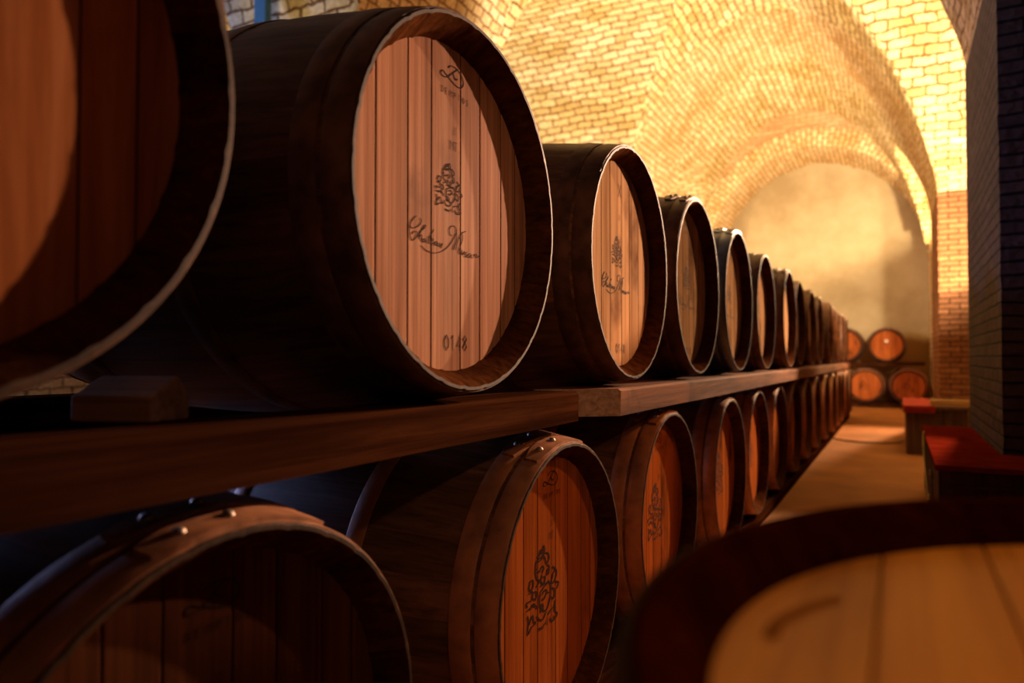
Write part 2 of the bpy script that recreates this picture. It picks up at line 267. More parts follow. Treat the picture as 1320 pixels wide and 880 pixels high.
def head_mesh(x, r=.2745, seams=SEAMS, flip=1, gap=.0011):
    mb=MB(); e=[-r]+seams+[r]
    n=64
    # dark backing disc just behind the planks
    c=[(x-.006*flip, r*math.sin(2*PI*k/n), r*math.cos(2*PI*k/n)) for k in range(n)]
    mb.face(c[::-1] if flip>0 else c,1)
    rp=r-.0015
    for i in range(len(e)-1):
        y0,y1=e[i]+gap*(i>0),e[i+1]-gap*(i<len(e)-2)
        a=.25+.55*random.random()
        ys=[y0+(y1-y0)*j/8 for j in range(9)]; bv=min(.0014,(y1-y0)/6)
        ys=[y0,y0+bv]+ys[1:-1]+[y1-bv,y1]
        prev=None
        for j,y in enumerate(ys):
            h=math.sqrt(max(0,rp*rp-min(abs(y),rp)**2)); dx=-.0006 if j in (0,len(ys)-1) else 0
            cur=(x+dx*flip,y,-h),(x+dx*flip,y,h)
            if prev:
                q=[prev[0],cur[0],cur[1],prev[1]]
                mb.face(q if flip>0 else q[::-1],0,None,a)
            else:
                q=[(x-.006*flip,y,-h),cur[0],cur[1],(x-.006*flip,y,h)]; mb.face(q if flip>0 else q[::-1],1)
            prev=cur
        q=[prev[0],(x-.006*flip,prev[0][1],prev[0][2]),(x-.006*flip,prev[1][1],prev[1][2]),prev[1]]
        mb.face(q if flip>0 else q[::-1],1)
    return mb
def hoop_mesh(x0,x1,t=.0022,lap=True):
    mb=MB(); seg=120
    xs=[x0,x0+.002,(x0+x1)/2,x1-.002,x1]
    ring=[(-xs[0],prof(xs[0])-.001),(-xs[0],prof(xs[0])+t*.6)]+[(-q,prof(q)+t) for q in xs[1:-1]]+[(-xs[-1],prof(xs[-1])+t*.6),(-xs[-1],prof(xs[-1])-.001)]
    lathe(mb,ring,seg)
    if lap:
        n=14; th0,th1=-.34,.42   # lapped end, corners clipped
        rows=[]
        for i in range(n+1):
            th=th0+(th1-th0)*i/n; e=min(i,n-i)/n
            cut=.35*max(0,1-e*n/2.2)
            w=(x1-x0); a0=x0+.0012+w*cut*.5; a1=x1-.0012-w*cut*.5
            row=[]
            for q,dr in ((a0,t),(a0,t*3.2),((a0+a1)/2,t*3.3),(a1,t*3.2),(a1,t)):
                r=prof(q)+dr; row.append((-q,r*math.sin(th),r*math.cos(th)))
            rows.append(row)
        for i in range(n):
            for j in range(4): mb.face([rows[i][j],rows[i][j+1],rows[i+1][j+1],rows[i+1][j]],0)
        mb.face(rows[0][::-1]); mb.face(rows[-1])
    return mb
def rivet_mesh(x,th,t=.0068,R=.0075,h=.006):
    mb=MB(); r=prof(x)+t; c=Vector((-x,r*math.sin(th),r*math.cos(th))); nrm=Vector((0,math.sin(th),math.cos(th))); u=Vector((1,0,0)); w=nrm.cross(u)
    rings=[]
    for f,hh in ((1,0),(.92,.45),(.66,.8),(.3,.98)):
        rings.append([c+(u*math.cos(2*PI*k/12)+w*math.sin(2*PI*k/12))*R*f+nrm*h*hh for k in range(12)])
    for i in range(3):
        for k in range(12): mb.face([rings[i][k],rings[i][(k+1)%12],rings[i+1][(k+1)%12],rings[i+1][k]])
    mb.face(rings[-1]); return mb
GLY={'D':[[(0,0),(0,1)],[(0,1),(.45,.9),(.6,.5),(.45,.1),(0,0)]],'E':[[(.55,1),(0,1),(0,0),(.55,0)],[(0,.5),(.45,.5)]],
'M':[[(0,0),(0,1),(.35,.4),(.7,1),(.7,0)]],'P':[[(0,0),(0,1),(.5,.95),(.5,.55),(0,.48)]],'T':[[(0,1),(.6,1)],[(.3,1),(.3,0)]],
'O':[[(.3,1),(0,.7),(0,.3),(.3,0),(.6,.3),(.6,.7),(.3,1)]],'S':[[(.55,.9),(.2,1),(.05,.75),(.5,.35),(.35,0),(0,.1)]],
'N':[[(0,0),(0,1),(.6,0),(.6,1)]],'X':[[(0,0),(.7,1)],[(0,1),(.7,0)]],'.':[[(0,0),(.05,.06)]],'0':[[(.25,1),(0,.7),(0,.3),(.25,0),(.5,.3),(.5,.7),(.25,1)]],
'1':[[(.1,.8),(.25,1),(.25,0)]],'4':[[(.4,0),(.4,1),(0,.3),(.55,.3)]],'8':[[(.25,.52),(.02,.75),(.25,1),(.48,.75),(.25,.52),(0,.25),(.25,0),(.5,.25),(.25,.52)]]}
def glyphs(txt,y,z,h,adv=.85,dz=0):
    out=[]
    for i,ch in enumerate(txt):
        for s in GLY.get(ch,[]): out.append([(y+i*h*adv+p[0]*h*.9,z+p[1]*h+dz*abs(i-(len(txt)-1)/2)**2) for p in s])
    return out
def brand_mesh(kind):
    mb=MB(); x=-REC+.0009
    def ribbon(pts,w,sm=True):
        P=spline(pts,4) if sm and len(pts)>2 else pts
        n=len(P); Lh=[];Rh=[]
        for i in range(n):
            a=P[max(0,i-1)]; b=P[min(n-1,i+1)]; d=math.hypot(b[0]-a[0],b[1]-a[1]) or 1
            nx,ny=-(b[1]-a[1])/d,(b[0]-a[0])/d
            ww=w*(.55+.6*abs(nx)+.1)*(.6 if i in(0,n-1) else 1)
            Lh.append((x,P[i][0]+nx*ww,P[i][1]+ny*ww)); Rh.append((x,P[i][0]-nx*ww,P[i][1]-ny*ww))
        for i in range(n-1): mb.face([Lh[i],Lh[i+1],Rh[i+1],Rh[i]])
    if kind in('upper','cross'):
        for s in SCRIPT: ribbon(s,.00085 if kind=='upper' else .0012)
        for s in CREST: ribbon(s,.0011)
    if kind=='upper' or kind=='lower':
        for s in LOGO: ribbon(s,.0011)
        for s in glyphs('DEMPTOS',-.033,.186,.010,1.28,0): ribbon(s,.0007,False)
        for s in glyphs('N',.004,.124,.015): ribbon(s,.0009,False)
        for s in glyphs('MT.',-.006,.098,.015): ribbon(s,.0009,False)
    if kind=='cross':
        for s in glyphs('X',.0,.18,.035): ribbon(s,.0013,False)
        for s in glyphs('N',.006,.118,.015): ribbon(s,.0012,False)
    if kind!='lower':
        for s in glyphs('0148',-.022,-.235,.026,.72): ribbon(s,.0012,False)
    else:
        for s in CREST: ribbon([(p[0]*1.9-.018,(p[1]-.03)*2.1+.0) for p in s],.0021)
    return mb
def make_barrel(loc, head_mat, kind, stave_mat='stave', hoopm='hoop', ring=0, marks=True):
    t=empty('wine_barrel',loc)
    staves_mesh(0).build('staves',[M[stave_mat],M['chime_inner'],M['chime']],t,smooth=True)
    for i,(a,b) in enumerate(((.003,.044),(.052,.092),(.285,.325),(L-.325,L-.285),(L-.092,L-.052),(L-.044,L-.003))):
        h=hoop_mesh(a,b,lap=i<3).build('hoop',M[hoopm],t,smooth=True)
        if i<2:
            for th in (-.21,-.02): rivet_mesh((a+b)/2,th).build('rivet',M['rivet'],h,smooth=True)
        h.rotation_euler.x=ring
    hd=head_mesh(-REC).build('head',[M[head_mat],M['seam']],t)
    if marks: brand_mesh(kind).build('branding',M['brand'],hd,merge=False)
    head_mesh(-L+REC,flip=-1).build('head',[M[head_mat],M['seam']],t)
    return t
def set_material(root, part, mats, ):
    for c in children(root):
        if c.name.split('.')[0]==part:
            c.data=c.data.copy()
            for i,m in mats.items(): c.data.materials[i]=m

GU='oak wine barrels in the upper row'; GL='oak wine barrels in the lower row'
up_y=[.215,.995,1.797,2.50,3.22,3.997,4.79,5.55,6.31,7.07,7.83,8.59,9.35,10.11,10.87]
up_lab=['large blurred oak barrel cut off by the left edge, on the upper beam',
 'large reddish oak barrel with cursive script, crest and oval D mark on its lit head',
 'pale-headed oak barrel with a burnt X and script, third in the upper row',
 'dark-hooped upper-row oak barrel with a narrow pale head, just before the blue-tinted one',
 'oak barrel with metal hoops and glossy staves tinted with painted-in blue daylight in the upper row',
 'oak barrel directly behind the blue-tinted one in the upper row']
up_lab+=['%s oak barrel counted from the near end of the upper row'%w for w in ('seventh','eighth','ninth','tenth','eleventh','twelfth','thirteenth','fourteenth')]+['farthest oak barrel at the end of the upper row']
ZU,ZL=1.107,.392
b_cop=make_barrel((HEADX,up_y[1],ZU),'head_copper','upper',ring=-.9)
b_cop.name='wine_barrel'
b_cross=make_barrel((HEADX,up_y[2],ZU),'head_pale','cross',stave_mat='stave_pale',ring=-1.2)
b_pale=make_barrel((HEADX,up_y[3],ZU),'head_pale','upper',stave_mat='stave_pale',ring=.12)
b_blue=make_barrel((HEADX,up_y[4],ZU),'head_pale','upper',stave_mat='stave_pale',hoopm='hoop_daylit',ring=.1)
def child_rot(root,part,a):
    for c in children(root):
        if c.name.split('.')[0]==part: c.rotation_euler.x+=a
uppers=[]
for i,y in enumerate(up_y):
    if i==1: o=b_cop
    elif i==2: o=b_cross
    elif i==3: o=b_pale
    elif i==4: o=b_blue
    elif i==0:
        o=copy_tree(b_cop); set_material(o,'head',{0:M['head_orange']})
    else: o=copy_tree(b_pale)
    dz=random.uniform(-.003,.003) if i>4 else 0
    o.location=(HEADX+(random.uniform(-.02,.015) if i>4 else 0), y, ZU+(.012 if i==0 else 0)+dz)
    tag(o,up_lab[i],'barrel',GU); uppers.append(o)
    if i in (5,7,10,12): child_rot(o,'hoop',-.5)
set_material(b_blue,'staves',{0:M['stave_daylit']})
lo_y=[.530,1.375,2.15,2.97,3.75,4.5,5.25,6.0,6.76,7.52,8.28,9.04,9.80,10.56,11.29]
lo_lab=['nearest lower-row oak barrel at the bottom left, riveted reddish hoop ends on top',
 'lower-row oak barrel with a large dark crest on its deep orange head',
 'lower-row oak barrel with narrow red-brown head, just left of the blurred upright cask',
 'fourth oak barrel of the lower row, under the reddish second beam']
lo_lab+=['%s oak barrel counted from the near end of the lower row'%w for w in ('fifth','sixth','seventh','eighth','ninth','tenth','eleventh','twelfth','thirteenth','fourteenth')]+['farthest oak barrel at the end of the lower row']
l_first=make_barrel((HEADX,lo_y[0],ZL),'head_shaded','lower',hoopm='hoop_copper',ring=-.02)
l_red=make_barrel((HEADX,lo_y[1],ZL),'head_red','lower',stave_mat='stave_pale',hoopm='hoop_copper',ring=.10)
for i,y in enumerate(lo_y):
    o=l_first if i==0 else l_red if i==1 else copy_tree(l_red)
    o.location=(HEADX+(random.uniform(-.02,.012) if i>2 else 0),y,ZL-(.010 if i<2 else 0))
    tag(o,lo_lab[i],'barrel',GL)
    if i in (3,5,6,9): child_rot(o,'hoop',-.4)

# beams that carry the upper row, rails under the lower row
def beam(name,x0,x1,y0,y1,z0,z1,mat,label,cat,skew=0,endm=None):
    mb=MB(); nseg=max(2,int((y1-y0)/.25)); rnd=random.Random(int(y0*100+x0*10))
    rows=[]
    for i in range(nseg+1):
        y=y0+(y1-y0)*i/nseg; j=lambda:rnd.uniform(-.003,.003)
        sk=skew if i==0 else 0
        rows.append([(x0,y+sk,z0+j()*.3),(x1,y,z0+j()*.3),(x1+j(),y,z1-.006),(x1-.006,y,z1),(x0,y+sk,z1)])
    for i in range(nseg):
        a,b=rows[i],rows[i+1]
        for k in range(5): mb.face([a[k],a[(k+1)%5],b[(k+1)%5],b[k]],0)
    mb.face(rows[0][::-1],1); mb.face(rows[-1],1)
    o=mb.build(name,[M[mat],M[endm or mat]]); o.data.name=name; tag(o,label,cat); return o
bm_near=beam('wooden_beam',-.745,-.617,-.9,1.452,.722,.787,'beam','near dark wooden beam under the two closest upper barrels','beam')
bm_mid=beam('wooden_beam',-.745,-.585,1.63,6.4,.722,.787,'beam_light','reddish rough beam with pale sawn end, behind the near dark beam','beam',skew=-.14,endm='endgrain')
bm_far=beam('wooden_beam',-.745,-.60,6.42,11.5,.722,.787,'beam_light','far continuation of the reddish beam towards the end wall','beam')
for (y0,y1,w) in ((-.9,5.3,'near'),(5.33,11.5,'far')):
    beam('wooden_beam',-1.50,-1.38,y0,y1,.722,.787,'beam','%s rear beam hidden behind the barrels under the upper row'%w,'beam')
    beam('floor_rail',-.745,-.63,y0,y1,0,.068,'beam','%s front timber rail on the floor under the lower row'%w,'rail')
    beam('floor_rail',-1.50,-1.38,y0,y1,0,.068,'beam','%s rear timber rail on the floor under the lower row'%w,'rail')
# wedges
def wedge(x,y,z,label,mat='endgrain',s=1):
    mb=MB(); w=.11;l=.065*s;h=.052
    a=[(-w/2,-l/2,0),(w/2,-l/2,0),(w/2,l/2,0),(-w/2,l/2,0)]
    b=[(-w/2,-l/2,h*.55),(w/2,-l/2,h*.55),(w/2,l/2-.02,h),(-w/2,l/2-.02,h)]
    c=[(-w/2,l/2,h*.6),(w/2,l/2,h*.6)]
    mb.face(a[::-1]); mb.face([a[0],a[1],b[1],b[0]]); mb.face([b[0],b[1],b[2],b[3]]); mb.face([b[3],b[2],c[1],c[0]])
    mb.face([c[0],c[1],a[2],a[3]]); mb.face([a[1],a[2],c[1],b[2],b[1]]); mb.face([a[3],a[0],b[0],b[3],c[0]])
    o=mb.build('wooden_wedge',M[mat],bevel=.003); o.location=(x,y,z); o.rotation_euler.z=.25
    tag(o,label,'wedge'); return o
wedge(-.80,.535,.787,'small pale wooden wedge on the near beam between the two closest upper barrels')

# ------------------------------------------------------------------ upright cask in the foreground
def upright():
    t=empty('upright_cask',(.212,.330,0))
    H=.764; R0,R1=.310,.352
    def pr(z): u=(z-H/2)/(H/2); return R1-(R1-R0)*abs(u)**1.9
    def lz(mb,ring,seg,m):
        rr=[[(r*math.sin(2*PI*k/seg),r*math.cos(2*PI*k/seg),z) for k in range(seg)] for z,r in ring]
        for i in range(len(rr)-1):
            for k in range(seg): mb.face([rr[i][k],rr[i+1][k],rr[i+1][(k+1)%seg],rr[i][(k+1)%seg]],m[i],None,PIECE[(k*29//seg)%29])
    mb=MB(); zs=[0,.03,.08,.16,.26,.38,.5,.6,.68,.73,.755]
    ring=[(.03,.26),(0,.285)]+[(z,pr(z)) for z in zs]+[(H,R0-.004),(H,R0-.014),(H-.006,R0-.017),(H-.026,.281),(H-.032,.281)]
    m=[1]+[0]*(len(ring)-6)+[2,2,1,1,1]; m=m[:len(ring)-1]
    lz(mb,ring,174,m); mb.build('staves',[M['cask'],M['cask'],M['cask']],t,smooth=True)
    for a,b in ((H-.044,H-.003),(H-.095,H-.055),(.46,.50),(.26,.30),(.055,.095),(.003,.044)):
        mb=MB(); lz(mb,[(a,pr(a)-.001),(a,pr(a)+.002),((a+b)/2,pr((a+b)/2)+.0024),(b,pr(b)+.002),(b,pr(b)-.001)],120,[0]*4)
        mb.build('hoop',M['cask_hoop'],t,smooth=True)
    hd=head_mesh(0,r=.286,seams=[-.2,-.11,-.02,.07,.165,.222],gap=.0007).build('head',[M['head_fg'],M['seam_soft']],t)
    # lay the head flat: its plane normal (+X) turned to +Z
    hd.location=(0,0,H-.026); hd.rotation_euler=(0,-PI/2,FG_ROT)
    mk=MB(); 
    for s in [[(.262,.0),(.262,-.02),(.254,-.045),(.240,-.07)]]:
        P=spline(s,5)
        for i in range(len(P)-1):
            a,b=P[i],P[i+1]; d=math.hypot(b[0]-a[0],b[1]-a[1]); nx,ny=-(b[1]-a[1])/d*.0035,(b[0]-a[0])/d*.0035
            mk.face([(.0009,a[0]+nx,a[1]+ny),(.0009,b[0]+nx,b[1]+ny),(.0009,b[0]-nx,b[1]-ny),(.0009,a[0]-nx,a[1]-ny)])
    mk.build('scratch',M['seam_soft'],hd,merge=False)
    tag(t,'upright oak cask in the blurred foreground at the lower right with a golden-brown head','cask')
FG_ROT=PI/2
upright()

# ------------------------------------------------------------------ end rack
YR=14.0
end=[(-.18,1.083,'top barrel of the end-wall rack with a white bung in its head',1),
     (-.84,1.083,'top left barrel of the end-wall rack, half hidden behind the long row',0),
     (-.51,.377,'lower left barrel in the rack against the end wall',0),
     (.15,.377,'lower right barrel of the end-wall rack beside the red cloth',0)]
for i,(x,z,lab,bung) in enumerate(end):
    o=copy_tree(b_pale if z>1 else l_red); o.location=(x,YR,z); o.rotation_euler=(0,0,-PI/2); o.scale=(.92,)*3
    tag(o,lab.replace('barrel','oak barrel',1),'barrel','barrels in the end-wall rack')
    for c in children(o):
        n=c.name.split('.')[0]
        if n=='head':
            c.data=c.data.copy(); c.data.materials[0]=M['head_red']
    if bung:
        mb=MB(); ring=[]
        for f,h in ((1,0),(1,.012),(.8,.022),(.3,.026)):
            ring.append([(-REC+h,.028*f*math.sin(2*PI*k/16),.075+.028*f*math.cos(2*PI*k/16)) for k in range(16)])
        for a in range(3):
            for k in range(16): mb.face([ring[a][k],ring[a][(k+1)%16],ring[a+1][(k+1)%16],ring[a+1][k]])
        mb.face(ring[-1]); mb.build('bung',M['white'],o,smooth=True)
YE=14.95
def xbeam(name,x0,x1,y0,y1,z0,z1,mat,label,cat):
    mb=MB(); mb.box(x0,x1,y0,y1,z0,z1); o=mb.build(name,M[mat],bevel=.006); tag(o,label,cat); return o
for y,w in ((YR+.03,'front'),(YR+.76,'rear')):
    xbeam('rack_beam',-1.35,.40,y,y+.12,.722,.787,'beam',w+' cross beam between the two tiers of the end-wall rack','beam')
    xbeam('rack_beam',-1.35,.48,y,y+.12,.02,.082,'beam',w+' bottom beam of the end-wall rack','beam')
for x in (-1.2,.28):
    pass
xbeam('timber_block',.02,.32,YR-.22,YR+.02,0,.085,'crate_grey','low pale brown block on the floor before the lower right end-wall barrel','block')

# ------------------------------------------------------------------ tables / crates on the right of the aisle
def bench():
    t=empty('red_topped_crate',(.14,3.45,0))
    w,d,h,k,wn=.95,1.98,.42,.51,.268      # L-shaped: wide in front of the pier, narrow beside it
    mb=MB(); zz=(h-.022,h)
    out=[(-.012,-.012),(w,-.012),(w,k),(wn,k),(wn,d),(-.012,d)]
    mb.face([(x,y,h) for x,y in out]); mb.face([(x,y,h-.022) for x,y in out][::-1])
    for i in range(6):
        (x0,y0),(x1,y1)=out[i],out[(i+1)%6]; mb.face([(x0,y0,h-.022),(x1,y1,h-.022),(x1,y1,h),(x0,y0,h)])
    mb.build('lid',M['red_cover'],t,bevel=.004)
    def pan(n,*q):
        mb=MB(); mb.box(*q); mb.build(n,M['crate'],t,bevel=.003)
    pan('front_panel',0,w-.02,0,.022,.03,h-.022)
    pan('side_panel',0,.022,.022,d-.03,.03,h-.022)
    pan('side_panel',w-.042,w-.02,.022,k-.02,.03,h-.022)
    pan('back_panel',0,wn-.01,d-.03,d-.012,.03,h-.022)
    pan('back_panel',wn,w-.042,k-.04,k-.02,.03,h-.022)
    pan('runner',.03,.10,.03,d-.04,0,.06); pan('runner',w-.13,w-.06,.03,k-.05,0,.06)
    for z in (.13,.24,.33): pan('batten',0,w-.02,-.006,0,z,z+.012)
    mb=MB(); P=spline([(-.014,1.5,.424),(-.020,1.41,.40),(-.022,1.25,.32),(-.018,1.05,.2),(-.012,.85,.13),(-.010,.77,.17)],6)
    for i in range(len(P)-1):
        a,b=Vector(P[i]),Vector(P[i+1]); q=.018+.02*math.sin(PI*i/len(P))
        mb.face([a+Vector((0,-q,0)),a+Vector((0,q,0)),b+Vector((0,q,0)),b+Vector((0,-q,0))])
    o=mb.build('strap',M['strap'],t,smooth=True); md=o.modifiers.new('s','SOLIDIFY'); md.thickness=.004; o['label']='pale green strap'
    mb=MB(); tube(mb,spline([(-.008,.40,.31),(-.02,.33,.35),(-.018,.25,.31),(-.014,.21,.22),(-.010,.25,.15)],6),.006)
    mb.build('rope_handle',M['crate_grey'],t,smooth=True)
    tag(t,'low dark crate with a flat red lid beside the near brick pier','crate')
bench()
def box2():
    t=empty('wooden_chest',(.055,7.35,0)); w,d,h=.47,1.55,.425
    mb=MB(); mb.box(0,w,0,d,0,h-.03); mb.build('body',M['crate_grey'],t,bevel=.006)
    mb=MB(); mb.box(-.012,w+.012,-.012,d+.012,h-.03,h); mb.build('lid',M['crate_grey'],t,bevel=.005)
    tag(t,'grey-brown wooden chest on the floor behind the red-topped crate','chest')
box2()
mb=MB(); nx,ny=16,10
def clz(i,j): 
    return .4265+.004*math.sin(i*1.1+j*.7)
pts={}
for i in range(nx+1):
    for j in range(ny+1):
        x=.030+.25*i/nx; y=7.325+1.5*j/ny
        z=clz(i,j)
        if j==0: z=.37; y=7.322+.003*math.sin(i*1.5)
        if j==1: y=7.328; z=.430
        if i==0: z=min(z,.36+.01*math.sin(j)); x=.034
        if i==1: x=.036
        pts[i,j]=(x,y,z+.004)
for i in range(nx):
    for j in range(ny): mb.face([pts[i,j],pts[i+1,j],pts[i+1,j+1],pts[i,j+1]])
o=mb.build('red_cloth',M['red_cloth'],smooth=True); md=o.modifiers.new('s','SOLIDIFY'); md.thickness=.003; md.offset=1
tag(o,'red cloth lying over the left end of the grey-brown chest','cloth')
xbeam('pale_plank',.245,.78,7.34,7.44,.437,.490,'plank','pale yellow plank lying on the chest behind the red-topped crate','plank')
xbeam('side_crate',.62,1.3,7.6,8.6,0,.437,'crate','dark crate on the floor right of the chest, half hidden behind the red lid','crate')
mb=MB(); tube(mb,spline([(-.62,8.35,.008),(-.45,8.15,.008),(-.2,8.1,.008),(.0,8.25,.008),(.04,8.5,.008)],6),.007)
o=mb.build('floor_cable',M['rubber'],smooth=True); tag(o,'thin dark cable curving across the brown floor beyond the chest','cable')
# ------------------------------------------------------------------ building
LUN=[(-1.0,3.98,2.25),(5.73,9.70,2.35),(11.57,14.0,1.35)]
YB,YF=-3.2,14.0
def zc(x):
    z=ZS
    u=(x-XC)/HS
    if abs(u)<1: z=max(z,ZS+RISE*(1-u*u)**.72)
    u=(x-3.40)/HS
    if x<-3: u=(x+6.50)/HS
    if abs(u)<1: z=max(z,ZS+RISE*(1-u*u)**.72)
    return z
def zl(y,x=-9):
    for a,b,r in LUN:
        u=(y-(a+b)/2)/((b-a)/2)
        if abs(u)<1: return ZS+(r+.12)*(1-u*u)**.40 if x<XC-.2 else ZS+r*(1-u*u)**.66
    return 0
def arcs(nodes,fn):
    s=[0]
    for i in range(1,len(nodes)): s.append(s[-1]+math.hypot(nodes[i]-nodes[i-1],fn(nodes[i])-fn(nodes[i-1])))
    return s
nx=56; xs=[XC-HS*math.cos(PI*i/nx) for i in range(nx+1)]
xs=[-6.50-HS*math.cos(PI*i/28) for i in range(29)]+[-4.53+1.01*i/6 for i in range(1,6)]+xs
xs+=[PX0+(PX1-PX0)*i/6 for i in range(1,6)]+[3.40-HS*math.cos(PI*i/28) for i in range(29)]
ys=[]; prev=YB
for a,b,r in LUN:
    n=max(2,int((a-prev)/.14)); ys+=[prev+(a-prev)*i/n for i in range(n)]
    ys+=[(a+b)/2-(b-a)/2*math.cos(PI*i/46) for i in range(46)]; prev=b
ys.append(YF)
sx=arcs(xs,zc); sy=arcs(ys,lambda y:max(zl(y),ZS))
mb=MB()
def rough(x,y,z,i,j):
    if z<=ZS+1e-6: return (x,y,z)
    v=noise.noise_vector(Vector((x*2.3,y*2.3,z*2.3)))*.022+noise.noise_vector(Vector((x*9,y*9,z*9)))*.008
    return (x+v.x*(0 if i in(0,len(xs)-1) else 1),y,z+v.z)
V=[[rough(x,y,max(zc(x),zl(y,x)),i,j) for j,y in enumerate(ys)] for i,x in enumerate(xs)]
for i in range(len(xs)-1):
    for j in range(len(ys)-1):
        xm,ym=(xs[i]+xs[i+1])/2,(ys[j]+ys[j+1])/2
        main=zc(xm)>=zl(ym,xm)
        q=[(i,j),(i,j+1),(i+1,j+1),(i+1,j)]
        uv=[(ys[b],sx[a]) for a,b in q] if main else [(xs[a]+.07,sy[b]) for a,b in q]
        if main and not any(a<ym<b for a,b,r in LUN): mi=1
        else: mi=0
        mb.face([V[a][b] for a,b in q],mi,uv)
o=mb.build('ceiling',[M['vault'],M['vault_arch']],smooth=True); tag(o,kind='structure')
mb=MB(); WY0,WY1,WZ0,WZ1=.7,1.9,1.5,2.7; XL=-8.46
for (y0,y1,z0,z1) in ((YB,WY0,0,5.7),(WY1,YF,0,5.7),(WY0,WY1,0,WZ0),(WY0,WY1,WZ1,5.7)):
    mb.face([(XL,y0,z0),(XL,y0,z1),(XL,y1,z1),(XL,y1,z0)],0,[(y0,z0),(y0,z1),(y1,z1),(y1,z0)])
o=mb.build('wall_left',[M['wall']]); tag(o,kind='structure')
t=empty('added_window',(XL,(WY0+WY1)/2,WZ0)); tag(t,kind='structure')  # unseen window, added to go with the blue daylight
mb=MB(); hw=(WY1-WY0)/2; H=WZ1-WZ0
mb.box(-.12,.02,-hw,-hw+.06,0,H); mb.box(-.12,.02,hw-.06,hw,0,H); mb.box(-.12,.02,-hw+.06,hw-.06,0,.06); mb.box(-.12,.02,-hw+.06,hw-.06,H-.06,H); mb.box(-.10,0,-.03,.03,.06,H-.06)
mb.build('added_window_frame',M['blue_paint'],t)
mb=MB(); mb.box(-.075,-.065,-hw+.06,hw-.06,.06,H-.06)
gm,nt,b=newmat('dusty glass'); b.inputs['Base Color'].default_value=(.5,.6,.7,1); b.inputs['Roughness'].default_value=.35; b.inputs['Transmission Weight'].default_value=.9
mb.build('added_window_pane',gm,t)
# end walls
mb=MB(); mb.face([(-3.7,15.3,0),(1.2,15.3,0),(1.2,15.3,5.6),(-3.7,15.3,5.6)],0,[(0,0)]*4)
o=mb.build('wall_end',M['plaster']); tag(o,kind='structure')
AXC,AHS,AZ,AR=-1.37,1.87,2.62,2.08
mb=MB(); rg=MB(); n=60
arc=[(AXC-AHS*math.cos(PI*k/n),AZ+AR*math.sin(PI*k/n)) for k in range(n+1)]
ww=lambda s: .012*noise.noise(Vector((s*3.1,1.7,0)))+.010*noise.noise(Vector((s*9,4.2,0)))
arc=[(x+ww(k*.1)*2,z+ww(k*.1+9)*2) for k,(x,z) in enumerate(arc)]
RW=.34
outer=[(AXC-(AHS+RW)*math.cos(PI*k/n),AZ+(AR+RW)*math.sin(PI*k/n)) for k in range(n+1)]
Y0,Y1=14.0,15.3
lens=[0]
for k in range(n): lens.append(lens[-1]+math.hypot(arc[k+1][0]-arc[k][0],arc[k+1][1]-arc[k][1]))
for k in range(n):
    (x0,z0),(x1,z1)=arc[k],arc[k+1]; (a0,c0),(a1,c1)=outer[k],outer[k+1]; yf=Y0-.02
    rg.face([(x0,yf,z0),(a0,yf,c0),(a1,yf,c1),(x1,yf,z1)],0,[(0,lens[k]),(RW,lens[k]),(RW,lens[k+1]),(0,lens[k+1])])
    m=5
    for q in range(m):
        ya,yb=yf+(Y1-yf)*q/m,yf+(Y1-yf)*(q+1)/m
        def d(x,z,s,y): 
            e=noise.noise(Vector((s*6,y*5,3)))*.03 if q or y>yf else 0
            dx,dz=(AXC-x)/AHS,(AZ-z)/AR; return (x+dx*e,y,z+dz*e)
        def dd(x,z,s,y):
            e=0 if y<=yf+1e-6 else noise.noise(Vector((s*6,y*5,3)))*.03
            return (x+(AXC-x)/AHS*e,y,z+(AZ-z)/AR*e)
        rg.face([dd(x0,z0,lens[k],ya),dd(x1,z1,lens[k+1],ya),dd(x1,z1,lens[k+1],yb),dd(x0,z0,lens[k],yb)],0,[(ya,lens[k]),(ya,lens[k+1]),(yb,lens[k+1]),(yb,lens[k])])
    mb.face([(a0,Y0,c0),(a0,Y0,5.7),(a1,Y0,5.7),(a1,Y0,c1)],0,[(a0,c0),(a0,5.7),(a1,5.7),(a1,c1)])
# jambs below the springing
nj=14
for s,(x0,_) in ((-1,arc[0]),(1,arc[-1])):
    xo=AXC+s*(AHS+RW)
    pv=None
    for k in range(nj+1):
        z=AZ*k/nj; xe=x0+ (.03*noise.noise(Vector((z*3.3,s,0))) if 0<k<nj else 0)
        if pv:
            zz,xx=pv
            q=[(xx,Y0-.02,zz),(xo,Y0-.02,zz),(xo,Y0-.02,z),(xe,Y0-.02,z)]
            rg.face(q if s>0 else q[::-1],0,[(p[0],p[2]) for p in (q if s>0 else q[::-1])])
            q=[(xx,Y0-.02,zz),(xe,Y0-.02,z),(xe,Y1,z),(xx,Y1,zz)]
            rg.face(q,0,[(p[1],p[2]) for p in q])
        pv=(z,xe)
mb.face([(AXC+AHS+RW,Y0,0),(5.4,Y0,0),(5.4,Y0,5.7),(AXC+AHS+RW,Y0,5.7)],0,[(AXC+AHS+RW,0),(5.4,0),(5.4,5.7),(AXC+AHS+RW,5.7)])
xq=AXC-AHS-RW; mb.face([(-8.5,Y0,0),(xq,Y0,0),(xq,Y0,5.7),(-8.5,Y0,5.7)],0,[(-8.5,0),(xq,0),(xq,5.7),(-8.5,5.7)])
o=mb.build('wall_far',M['spandrel'],merge=False); tag(o,kind='structure')
o=rg.build('trim_1',M['vault_arch'],merge=False); tag(o,kind='structure')
mb=MB(); mb.face([(-8.5,YB,0),(5.4,YB,0),(5.4,YB,5.7),(-8.5,YB,5.7)][::-1],0,[(0,0),(14,0),(14,5.7),(0,5.7)])
o=mb.build('wall_back',M['wall']); tag(o,kind='structure')
